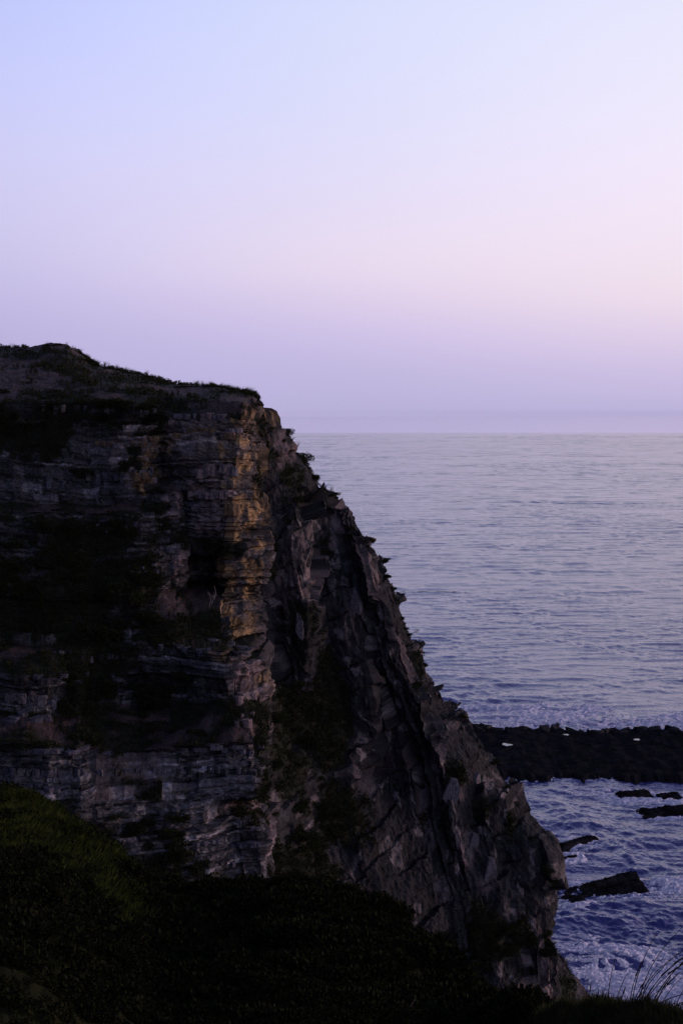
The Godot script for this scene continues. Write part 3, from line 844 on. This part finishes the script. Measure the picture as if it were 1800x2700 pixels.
func scatter(called: String, mesh: Mesh, mat: Material, where: Array, label: String, category: String) -> void:
	var mm := MultiMesh.new()
	mm.transform_format = MultiMesh.TRANSFORM_3D
	mm.mesh = mesh
	mm.instance_count = where.size()
	for k in where.size(): mm.set_instance_transform(k, where[k])
	var o := MultiMeshInstance3D.new()
	o.name = numbered(called)
	o.multimesh = mm
	o.material_override = mat
	add_child(o)
	tag(o, label, category, "", "stuff")

func add_cliff_cover() -> void:
	# low growth on the earth-filled parts of the headland
	rng.seed = 301
	var where := []
	var rough := []
	for j in range(0, CY, 2):
		for c in range(60, CX, 2):
			var k := j * CX + c
			var veg := cliff_veg[k]
			if veg < 0.3 or rng.randf() > veg * 0.55: continue
			var p := cliff_pos[k]
			if p.y < 3.0 or p.z < -131.0: continue
			var s := rng.randf_range(0.12, 0.34)
			var n := (cliff_nor[k] + Vector3(0, 1.0, 0)).normalized()
			var b := Basis(Quaternion(Vector3.UP, n)) * Basis(Vector3.UP, rng.randf() * TAU)
			if rng.randf() < 0.55: where.append(Transform3D(b.scaled(Vector3(s, s, s) * 1.2), p))
			else: rough.append(Transform3D(b.scaled(Vector3(s, s, s) * 1.6), p))
	scatter("scrub", leaf_mesh(401, 46, 0.34, Vector3(1, 0.8, 1)), M.leaf, where, "low dark scrub growing over the earthy parts of the headland", "scrub")
	scatter("rough_grass", tuft_mesh(402, 16, 1.5, Vector3(.032, .032, .02)), M.grass, rough, "short dull grass growing between the rocks of the headland", "grass")

func add_dead_wood() -> void:
	rng.seed = 55
	var specs := [[1112, 1665, 0.75, "bare_branch", "thin bare branch sticking out from the ridge over the sea", "bark", Vector3(1, 0.45, 0.2)], [545, 1605, 1.5, "dead_branch", "bleached forked dead branch below the overhang of the buttress", "twig", Vector3(0.5, 0.8, 0.4)], [235, 1290, 2.2, "dead_bough", "long bleached dead bough lying on the shaded upper terrace", "twig", Vector3(0.9, -0.5, 0.5)]]
	for s in specs:
		var k := on_cliff(s[0], s[1])
		if k < 0: continue
		var v := PackedVector3Array()
		var dir: Vector3 = (s[6] as Vector3).normalized()
		for b in 7:
			var p: Vector3 = Vector3.ZERO if b == 0 else dir * s[2] * rng.randf_range(0.2, 0.8)
			var d: Vector3 = dir if b == 0 else (dir + Vector3(rng.randfn(), rng.randfn(), rng.randfn()) * 0.6).normalized()
			var l: float = s[2] * (1.0 if b == 0 else rng.randf_range(0.25, 0.6))
			var pts := [p]
			for q in 4:
				d = (d + Vector3(rng.randfn(), rng.randfn(), rng.randfn()) * 0.22).normalized()
				pts.append(pts[-1] + d * l * 0.25)
			tube(v, pts, 0.035 if b == 0 else 0.02, 0.008)
		var o := put(s[3], array_mesh(v, PackedInt32Array(range(v.size()))), M[s[5]])
		o.position = cliff_pos[k] + cliff_nor[k] * 0.05
		tag(o, s[4], "branch")

# ------------------------------------------------------------------ the near hillside
var crest := [[-2600, 1700, 52.0], [-900, 1960, 54.0], [-300, 2065, 52.0], [0, 2092, 50.0], [70, 2105, 48.5], [130, 2130, 47.5], [200, 2175, 46.0], [280, 2240, 44.5], [340, 2290, 43.0], [390, 2338, 42.0], [500, 2352, 41.0], [600, 2350, 40.0], [700, 2340, 39.0], [800, 2338, 38.0], [900, 2362, 36.5], [1000, 2402, 34.0], [1080, 2478, 31.0], [1180, 2582, 28.0], [1260, 2632, 25.0], [1340, 2668, 22.0], [1480, 2672, 18.0], [1620, 2662, 15.5], [1800, 2676, 14.0], [2100, 2760, 13.0], [3000, 3000, 12.0], [5200, 3600, 12.0]]

func hill_point(u: float, t: float) -> Vector3:
	var k := 0
	while k < crest.size() - 2 and crest[k + 1][0] < u: k += 1
	var f := clampf((u - crest[k][0]) / (crest[k + 1][0] - crest[k][0]), 0.0, 1.0)
	var d := lerpf(crest[k][2], crest[k + 1][2], f)
	var top := world_at(u, lerpf(crest[k][1], crest[k + 1][1], f), d)
	var foot := Vector3(top.x * 1.2 / d, EYE - 1.75, -1.2)
	if t <= 1.0:
		var p := foot.lerp(top, t)
		p.y -= sin(t * PI) * 1.3 * (d / 40.0)
		return p
	var e := t - 1.0
	return top + Vector3(top.x / d * 14.0 * e, -34.0 * e * e - 10.0 * e, -14.0 * e)

func add_hillside() -> void:
	var n := noise(0.22, FastNoiseLite.TYPE_SIMPLEX_SMOOTH, 4, 41)
	var nu := 360
	var nt := 130
	var v := PackedVector3Array()
	var c := PackedColorArray()
	for j in nt:
		var t := 2.0 * j / (nt - 1)
		for i in nu:
			var u := lerpf(-2600, 5200, float(i) / (nu - 1))
			var p := hill_point(u, t)
			p.y += n.get_noise_2d(p.x, p.z) * 0.35 * clampf(-p.z / 12.0, 0.0, 1.0)
			v.append(p)
			c.append(Color(.036, .038, .018) * (1.0 + 0.5 * n.get_noise_2d(p.x * 3.0, p.z * 3.0)))
	var root := base("hillside", Vector3.ZERO)
	tag(root, "dark overgrown slope in front of the headland", "", "", "structure")
	put("slope", array_mesh(v, grid_index(nu, nt), c), M.ground, root)
	# the land the photographer stands on goes on rising behind and to the left
	var bv := PackedVector3Array()
	var bc := PackedColorArray()
	var nx := 90
	var nz := 60
	for j in nz:
		for i in nx:
			var x := lerpf(-150, 40, float(i) / (nx - 1))
			var z := lerpf(-1.0, 110, float(j) / (nz - 1))
			var rise := clampf(z * 0.62, 0.0, 48.0) * clampf(0.55 - x / 90.0, 0.05, 1.2)
			var y := EYE - 1.75 + rise + n.get_noise_2d(x, z) * 1.2 * clampf(z / 10.0, 0.0, 1.0) - maxf(x - 8.0, 0.0) * 0.8 + clampf(-x - 12.0, 0.0, 60.0) * 0.45
			if z < 8.0 and absf(x) < 12.0: y = minf(y, EYE - 1.7 + z * 0.3)
			bv.append(Vector3(x, y, z))
			bc.append(Color(.036, .038, .018))
	put("rear_slope", array_mesh(bv, grid_index(nx, nz, true), bc), M.ground, root)

	# grass of the green shoulder and the dark growth of the slope
	rng.seed = 420
	var grass := []
	var scrub := []
	var short := []
	for k in 34000:
		var u := rng.randf_range(-260, 330) + 90.0 * rng.randf() * rng.randf()
		var t := 1.04 - rng.randf() * 0.34
		var p := hill_point(u, t)
		p.y += n.get_noise_2d(p.x, p.z) * 0.35
		var cl := n.get_noise_2d(p.x * 4.0 + 70.0, p.z * 4.0)
		if cl < -0.12 and rng.randf() < 0.8: continue
		var s := rng.randf_range(0.3, 0.75) * (1.0 + 1.1 * cl)
		grass.append(Transform3D(Basis(Vector3.UP, rng.randf() * TAU).scaled(Vector3(s, s * 0.7, s)), p))
	for k in 22000:
		var u := rng.randf_range(-300, 1420)
		var t := 1.03 - rng.randf() * rng.randf() * 0.95
		var p := hill_point(u, t)
		if u < 380 and t > 0.74 and rng.randf() > 0.12: continue
		p.y += n.get_noise_2d(p.x, p.z) * 0.35
		var cl := n.get_noise_2d(p.x * 2.6 + 30.0, p.z * 2.6)
		if cl < -0.1 and rng.randf() < 0.7: continue
		var s := rng.randf_range(0.12, 0.36) * (1.0 + 1.6 * cl) * clampf(-p.z / 26.0, 0.35, 1.1)
		scrub.append(Transform3D(Basis(Vector3.UP, rng.randf() * TAU).scaled(Vector3(s, s, s)), p))
	for k in 12000:
		var u := rng.randf_range(1180, 2100)
		var t := rng.randf_range(0.6, 1.06)
		var p := hill_point(u, t)
		p.y += n.get_noise_2d(p.x, p.z) * 0.35
		var s := rng.randf_range(0.16, 0.36)
		short.append(Transform3D(Basis(Vector3.UP, rng.randf() * TAU).scaled(Vector3(s * .7, s, s * .7)), p))
	scatter("green_grass", tuft_mesh(431, 18, 0.6, Vector3(.039, .047, .012), 0.6), M.grass, grass, "green grass covering the rounded shoulder at the left", "grass")
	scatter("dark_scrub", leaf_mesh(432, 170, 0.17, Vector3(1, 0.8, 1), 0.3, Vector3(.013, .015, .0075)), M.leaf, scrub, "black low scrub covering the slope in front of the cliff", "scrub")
	scatter("short_grass", tuft_mesh(433, 22, 0.8, Vector3(.045, .05, .022)), M.grass, short, "short dark grass on the brow at the lower right corner", "grass")

func add_near_bushes() -> void:
	# bushes on the near slope, each standing on its own
	var protos := []
	for k in 3:
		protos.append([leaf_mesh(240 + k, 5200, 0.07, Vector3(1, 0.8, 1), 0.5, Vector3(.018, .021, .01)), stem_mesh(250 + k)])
	rng.seed = 610
	var list := []
	for e in [[395, 2345, 1.3, "tall black bush where the green shoulder meets the scrub"], [840, 2350, 1.2, "rounded black bush on the crest before the gully"], [1000, 2412, 1.1, "black bush at the bend of the near crest"], [1100, 2505, 0.9, "black bush on the falling end of the near crest"], [560, 2362, 1.2, "broad black bush below the foot of the layered wall"]]:
		list.append([e[0], 0.99, e[2], e[3], ""])
	for q in 30: list.append([rng.randf_range(330, 1120), rng.randf_range(0.86, 1.0), rng.randf_range(0.6, 1.1), "black bush among the scrub along the near crest", "near crest bushes"])
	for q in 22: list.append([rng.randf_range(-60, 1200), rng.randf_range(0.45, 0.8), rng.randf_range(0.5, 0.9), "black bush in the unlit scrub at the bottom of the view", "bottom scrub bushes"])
	for e in list:
		var p := hill_point(e[0], e[1])
		var o := base("bush", p - Vector3(0, 0.25, 0))
		var m: Array = protos[rng.randi() % 3]
		put("crown", m[0], M.leaf, o)
		put("stem", m[1], M.bark, o)
		var r: float = e[2]
		o.rotation.y = rng.randf() * TAU
		o.scale = Vector3(r, r * rng.randf_range(0.6, 0.85), r)
		tag(o, e[3], "bush", e[4])
		if e[4]:
			var px := pixel_of(p)
			remember(e[4], o, px.x, px.y)
	name_rows("near crest bushes", 3, "%s black bush from the left in the %s row along the near crest")
	name_rows("bottom scrub bushes", 2, "%s black bush from the left in the %s row of the unlit scrub")

func add_stalks() -> void:
	# tall dry grass against the water: u of the foot, stalks, height in m, lean to the right, label
	rng.seed = 700
	for e in [[1690, 13, 1.0, 0.55, "tallest tuft of dark dry grass leaning right over the foam", 15.0], [1640, 6, 0.62, 0.25, "upright dark grass tuft just left of the tallest one", 15.4], [1568, 5, 0.52, 0.1, "thin dark grass stalks standing where the brow begins", 16.6], [1505, 3, 0.4, 0.08, "three short grass stalks before the dark shore slope", 17.6], [1765, 7, 0.45, 0.5, "bent grass tuft at the right edge of the brow", 14.4], [1725, 6, 0.4, 1.3, "low grass tuft bowing far to the right", 14.6]]:
		var k := 0
		while k < crest.size() - 2 and crest[k + 1][0] < e[0]: k += 1
		var f: float = (e[0] - crest[k][0]) / (crest[k + 1][0] - crest[k][0])
		var foot := hill_point(e[0], 0.99)
		var o := base("grass_tuft", foot - Vector3(0, 0.1, 0))
		for q in int(e[1]):
			var v := PackedVector3Array()
			var h: float = e[2] * rng.randf_range(0.45, 1.0)
			var l: float = e[3] * rng.randf_range(0.3, 1.15)
			var z := rng.randf_range(-0.2, 0.2)
			var p := Vector3(rng.randf_range(-0.16, 0.16), 0, rng.randf_range(-0.25, 0.25))
			var pts := []
			for g in 8:
				var t := g / 7.0
				pts.append(p + Vector3(l * h * t * t + 0.12 * l * t, h * (t - 0.12 * l * t * t) + 0.05, z * t))
			tube(v, pts, 0.0075, 0.003)
			# seed head
			if rng.randf() < 0.5:
				var a: Vector3 = pts[6]
				var b: Vector3 = pts[7]
				tube(v, [a.lerp(b, -0.6), a.lerp(b, 0.2), b.lerp(a, -0.5)], 0.011, 0.005)
			put("stalk", array_mesh(v, PackedInt32Array(range(v.size()))), M.dry, o)
		tag(o, e[4], "grass tuft", "dry grass tufts on the brow")

# ------------------------------------------------------------------ sea
var rocks := [
		[[1476, 2345], [1680, 2325], 0.4, 1.8, 2.6, "largest black rock slab in the water, rising to a sharp right end"],
		[[1500, 2352], [1702, 2340], 0.1, 1.3, 2.4, "low black ledge running along the front of the largest slab"],
		[[1466, 2232], [1570, 2212], 0.5, 0.95, 2.2, "narrow black rock nearest the headland below the reef"],
		[[1455, 2275], [1518, 2262], 0.7, 1.0, 2.2, "short black rock touching the headland outline"],
		[[1676, 2145], [1830, 2140], 0.7, 1.1, 4.0, "low black rock cut by the right edge below the reef"],
		[[1620, 2098], [1716, 2094], 0.8, 1.0, 3.0, "thin black rock close under the reef"],
		[[1728, 2103], [1796, 2100], 0.7, 1.0, 3.0, "thin black rock by the right edge close under the reef"],
		[[1482, 2392], [1545, 2380], 0.3, 1.5, 2.0, "small jagged black rock awash in foam below the largest slab"],
		[[1478, 2370], [1512, 2362], 0.3, 0.9, 1.6, "smallest black rock awash beside the headland"],
		[[1748, 2337], [1790, 2330], 0.4, 0.8, 1.4, "black rock tip near the right edge level with the largest slab"],
		[[1795, 2337], [1840, 2330], 0.5, 0.8, 1.4, "black rock tip cut off by the right edge"]]

var w1: FastNoiseLite
var w2: FastNoiseLite
var w3: FastNoiseLite

func wave(x: float, z: float, fine: float) -> float:
	var wx := x + 9.0 * w1.get_noise_2d(x * 0.3, z * 0.3)
	var h := w1.get_noise_2d(wx * 0.42, z + x * 0.12) * 0.6
	h += w2.get_noise_2d(wx * 0.5, z - x * 0.1) * 0.24
	if fine > 0.0:
		var c := w3.get_noise_2d(x * 0.6, z)
		h += (0.5 - absf(c)) * 0.15 * fine
	return h

func shelter(z: float) -> float:
	# the reef calms the water on its landward side
	return 0.6 if z > -205.0 else 1.0

func foam_at(x: float, z: float, nf: FastNoiseLite, nb: FastNoiseLite, spots: Array) -> float:
	var m := 0.0
	for s in spots:
		var a: float = (x - s[0]) / s[2]
		var b: float = (z - s[1]) / s[3]
		var d := a * a + b * b
		if d < 1.0: m = maxf(m, s[4] * (1.0 - d * d))
	if m <= 0.0: return -1.0
	return m + 0.55 * nf.get_noise_2d(x * 0.6, z * 1.6) + 0.5 * nb.get_noise_2d(x * 0.35, z) - 0.89

func sea_spot(u: float, v: float) -> Vector3:
	var d := 10.0
	var far := world_at(u, v, 100.0)
	d = 100.0 * EYE / (EYE - far.y)
	return world_at(u, v, d)

func add_sea() -> void:
	w1 = noise(0.11, FastNoiseLite.TYPE_SIMPLEX, 2, 51)
	w2 = noise(0.4, FastNoiseLite.TYPE_SIMPLEX, 2, 52)
	w3 = noise(0.9, FastNoiseLite.TYPE_SIMPLEX, 2, 53)
	var nf := noise(0.9, FastNoiseLite.TYPE_SIMPLEX, 3, 54)
	var nb := noise(0.18, FastNoiseLite.TYPE_SIMPLEX, 3, 55)
	var root := base("sea", Vector3.ZERO)
	tag(root, "rippled violet sea reaching to the hazy horizon", "", "", "structure")
	# patches of growing coarseness: x from, x to, z near, z far, step x, step z, wave height
	var patches := [[-12.0, 62.0, -108.0, -150.0, 0.2, 0.2, 1.25], [-12.0, 90.0, -150.0, -232.0, 0.3, 0.3, 1.2], [-40.0, 130.0, -232.0, -400.0, 0.5, 0.6, 1.0], [-90.0, 260.0, -400.0, -800.0, 1.1, 1.3, 1.0], [-220.0, 560.0, -800.0, -1600.0, 2.4, 3.0, 0.95], [-500.0, 1100.0, -1600.0, -3300.0, 5.0, 7.0, 0.9]]
	var grows := [1.0, 1.0, 1.0, 0.8, 0.45, 0.22]
	var spots := []
	for s in [[1560, 2490, 5, 4, .95], [1610, 2530, 6, 4, 1.1], [1660, 2570, 7, 4, 1.3], [1720, 2610, 8, 4, 1.4], [1790, 2640, 9, 5, 1.35], [1700, 2520, 8, 5, .85], [1780, 2580, 8, 5, .8], [1500, 2385, 4, 3, .75], [1500, 2340, 5, 4, .8], [1690, 2350, 7, 4, .85], [1780, 2112, 12, 4, .95], [1620, 2092, 10, 2.5, .95], [1400, 2055, 4, 1.4, 1.0], [1475, 2190, 2.5, 1.2, 1.1], [1370, 1888, 30, 12, .9], [1650, 1905, 40, 12, .9], [1500, 1872, 12, 8, .95], [1840, 1915, 30, 12, .9]]:
		var p := sea_spot(s[0], s[1])
		spots.append([p.x, p.z, s[2], s[3], s[4]])
	for r in rocks:
		var ra := sea_spot(r[0][0], r[0][1])
		var rb := sea_spot(r[1][0], r[1][1])
		spots.append([(ra.x + rb.x) * 0.5, (ra.z + rb.z) * 0.5, absf(rb.x - ra.x) * 0.5 + 1.6, r[4] * 0.5 + 2.2, 1.0])
	var fv := PackedVector3Array()
	for pa in patches.size():
		var P: Array = patches[pa].duplicate()
		P[3] -= [0.4, 0.6, 1.2, 2.6, 6.0, 0.0][pa]      # run on under the next patch
		var nx := int((P[1] - P[0]) / P[4]) + 1
		var nz := int((P[2] - P[3]) / P[5]) + 1
		var v := PackedVector3Array()
		v.resize(nx * nz)
		var uv := PackedVector2Array()
		uv.resize(nx * nz)
		var fm := PackedFloat32Array()
		if pa < 3: fm.resize(nx * nz)
		var grow: float = grows[pa]
		var mix_over: float = (P[2] - patches[pa][3]) * 0.3
		var mix_from: float = patches[pa][3] + mix_over
		for j in nz:
			var z: float = P[2] - j * (P[2] - P[3]) / (nz - 1)
			for i in nx:
				var x: float = P[0] + i * (P[1] - P[0]) / (nx - 1)
				var h: float = wave(x * grow, z * grow, 1.0) * P[6] / pow(grow, 0.75)
				if pa < 5 and z < mix_from:
					var g2: float = grows[pa + 1]
					h = lerpf(h, wave(x * g2, z * g2, 1.0) * patches[pa + 1][6] / pow(g2, 0.75), clampf((mix_from - z) / mix_over, 0.0, 1.0))
				h *= 0.78 + 0.5 * nb.get_noise_2d(x * 0.06 * grow, z * 0.1 * grow)
				if pa == 5: h *= smoothstep(-3350.0, -2700.0, z)
				v[j * nx + i] = Vector3(x, h * 0.62, z)
				uv[j * nx + i] = Vector2(x, z) / 19.0
				if pa < 3: fm[j * nx + i] = foam_at(x, z, nf, nb, spots)
		put("water_surface", array_mesh(v, grid_index(nx, nz, true), PackedColorArray(), uv, grid_normals(v, nx, nz, 1.0)), M.water if pa < 5 else M.far_water, root)
		if pa < 3:
			for j in nz - 1:
				for i in nx - 1:
					var a := j * nx + i
					if fm[a] < 0.0 and fm[a + 1] < 0.0 and fm[a + nx] < 0.0 and fm[a + nx + 1] < 0.0: continue
					var q := [a, a + 1, a + nx + 1, a + nx]
					var w := []
					for t in q:
						var lift := clampf(fm[t], -0.25, 0.5)
						w.append(v[t] + Vector3(0, lift * 0.32 + (0.1 * hash2(t, 3.0) if lift > 0.1 else 0.0), 0))
					fv.append_array([w[0], w[1], w[2], w[0], w[2], w[3]])
	# open sea all round, and the smooth water beyond the wind line
	var wide := PackedVector3Array([Vector3(-12000, -0.9, 12000), Vector3(12000, -0.9, 12000), Vector3(12000, -0.9, -12000), Vector3(-12000, -0.9, -12000)])
	put("open_water", array_mesh(wide, PackedInt32Array([0, 2, 1, 0, 3, 2]), PackedColorArray(), PackedVector2Array([Vector2(-600, 600), Vector2(600, 600), Vector2(600, -600), Vector2(-600, -600)])), M.calm, root)
	var foam := put("sea_foam", array_mesh(fv, PackedInt32Array(range(fv.size()))), M.foam)
	tag(foam, "white foam drifting and breaking round the reef and rocks", "foam", "", "stuff")

# ------------------------------------------------------------------ reef and rocks
func add_reef() -> void:
	var n := noise(0.16, FastNoiseLite.TYPE_SIMPLEX, 4, 61)
	var cb := cells(0.22, 62)
	var cs := cells(0.8, 63)
	var nx := 520
	var nz := 190
	var v := PackedVector3Array()
	var c := PackedColorArray()
	for j in nz:
		var z := lerpf(-186, -228, float(j) / (nz - 1))
		for i in nx:
			var x := lerpf(2, 112, float(i) / (nx - 1))
			var near := -194.0 + 3.4 * n.get_noise_2d(x * 0.5, 5.0) + 1.4 * n.get_noise_2d(x * 2.0, 15.0) - maxf(0.0, 34.0 - x) * 0.10 + maxf(0.0, x - 44.0) * 0.05
			var far := -221.0 + 2.4 * n.get_noise_2d(x * 0.9, 50.0) + (x - 40.0) * 0.10
			var e := minf(near - z, z - far)
			var rise := clampf((near - z) / 24.0, 0.0, 1.0)
			var y := -1.2 + clampf(e * 0.9 + 1.0, 0.0, 1.9)
			if e > 0.0:
				y += rise * 1.1 + n.get_noise_2d(x * 1.4, z) * 0.28 + cb.get_noise_2d(x * 0.6, z * 1.6) * 0.12 + cs.get_noise_2d(x * 0.7, z * 1.5) * 0.07
				if z - far < 5.0: y += 0.4 * cb.get_noise_2d(x * 2.2, 3.0)
			v.append(Vector3(x, y, z))
			var t := 0.5 + 0.5 * cs.get_noise_2d(x * 0.7, z * 1.5)
			c.append(Color(.032, .032, .036) * (0.9 + t * 0.5))
	var root := base("reef", Vector3.ZERO)
	tag(root, "flat black rock reef stretching across the water beyond the headland", "reef", "", "")
	put("reef_top", array_mesh(v, grid_index(nx, nz), c), M.reef, root)
	# loose boulders along its seaward rim
	var shapes := []
	for k in 5: shapes.append(block_mesh(640 + k, 0.25))
	rng.seed = 65
	for k in 46:
		var x := rng.randf_range(14, 75)
		var far := -221.0 + 2.4 * n.get_noise_2d(x * 0.9, 50.0) + (x - 40.0) * 0.10
		var o := put("boulder", shapes[k % 5], M.rock_dark, root)
		o.position = Vector3(x, rng.randf_range(1.4, 1.9), far + rng.randf_range(0.3, 4.0))
		o.basis = Basis.from_euler(Vector3(rng.randf() * .5, rng.randf() * TAU, rng.randf() * .5)) * Basis.from_scale(Vector3(rng.randf_range(.8, 2.6), rng.randf_range(.3, .7), rng.randf_range(.8, 1.6)))
	# water left standing in hollows of the reef
	for e in [[1335, 1961, 1.8, 1.4], [1490, 1934, 1.1, 1.0], [1565, 1936, 0.8, 1.0], [1680, 1949, 1.3, 0.9]]:
		var d := 100.0 * (EYE - 1.75) / (EYE - world_at(e[0], e[1], 100.0).y)
		var pv := PackedVector3Array()
		var rim := []
		for q in 14: rim.append(Vector3(cos(q * TAU / 14.0) * e[2] * 0.5, 0, sin(q * TAU / 14.0) * e[3] * 0.75) * rng.randf_range(0.6, 1.1))
		for q in 14: pv.append_array([Vector3.ZERO, rim[q], rim[(q + 1) % 14]])
		var o := put("tide_pool", array_mesh(pv, PackedInt32Array(range(pv.size()))), M.pool, root)
		var at := world_at(e[0], e[1], d)
		var gi := clampi(int((at.x - 2.0) / 110.0 * (nx - 1)), 0, nx - 1)
		var gj := clampi(int((-186.0 - at.z) / 42.0 * (nz - 1)), 0, nz - 1)
		o.position = Vector3(at.x, v[gj * nx + gi].y + 0.12, at.z)
	# slabs of rock standing in the water: outline of the near face by pixels of foot and top
	for r in rocks:
		var a := sea_spot(r[0][0], r[0][1])
		var b := sea_spot(r[1][0], r[1][1])
		var o := put("sea_rock", rock_slab(a.distance_to(b), r[2], r[3], r[4], int(a.x * 10.0)), M.reef)
		o.position = a
		o.rotation.y = atan2(-(b.z - a.z), b.x - a.x)
		tag(o, r[5], "rock", "rocks in the water")

func rock_slab(length: float, h0: float, h1: float, depth: float, sd: int) -> ArrayMesh:
	# a layered slab from x = 0 (height h0) to x = length (height h1), broken off at its high end
	var n := noise(0.8, FastNoiseLite.TYPE_SIMPLEX, 3, sd)
	var cn := cells(0.9, sd + 1)
	var nx := maxi(int(length / 0.14), 12)
	var nz := 26
	var v := PackedVector3Array()
	var c := PackedColorArray()
	for j in nz:
		var w := float(j) / (nz - 1)
		for i in nx:
			var t := float(i) / (nx - 1)
			var x := t * length
			var z := (0.5 - w) * depth
			var e := minf(minf(t * 6.0, (1.0 - t) * length * 1.6), minf(w, 1.0 - w) * depth * 1.8)
			var h := lerpf(h0, h1, pow(t, 1.3)) * clampf(e, 0.0, 1.0) * (1.0 - 0.35 * w)
			h += (n.get_noise_2d(x, z * 2.0) * 0.3 + cn.get_noise_2d(x * 0.5, z * 2.5) * 0.25) * minf(1.0, h1 * 0.5) * clampf(e * 2.0, 0.0, 1.0)
			if e <= 0.001: h = -0.9
			v.append(Vector3(x + n.get_noise_2d(z * 2.0, x) * 0.2, h - 0.25, z))
			c.append(Color(.03, .03, .032) * (1.3 + 0.7 * cn.get_noise_2d(x, z * 2.0)))
	return array_mesh(v, grid_index(nx, nz), c)

# ------------------------------------------------------------------
func _ready() -> void:
	rng.seed = 1
	make_camera_and_light()
	make_materials()
	var t := Time.get_ticks_msec()
	var cliff := make_cliff()
	print("cliff ", Time.get_ticks_msec() - t)
	add_sea()
	print("sea ", Time.get_ticks_msec() - t)
	add_hillside()
	add_reef()
	print("hill and reef ", Time.get_ticks_msec() - t)
	add_blocks(cliff)
	add_cliff_cover()
	add_shrubs()
	add_near_bushes()
	add_dead_wood()
	add_stalks()
	print("done ", Time.get_ticks_msec() - t)
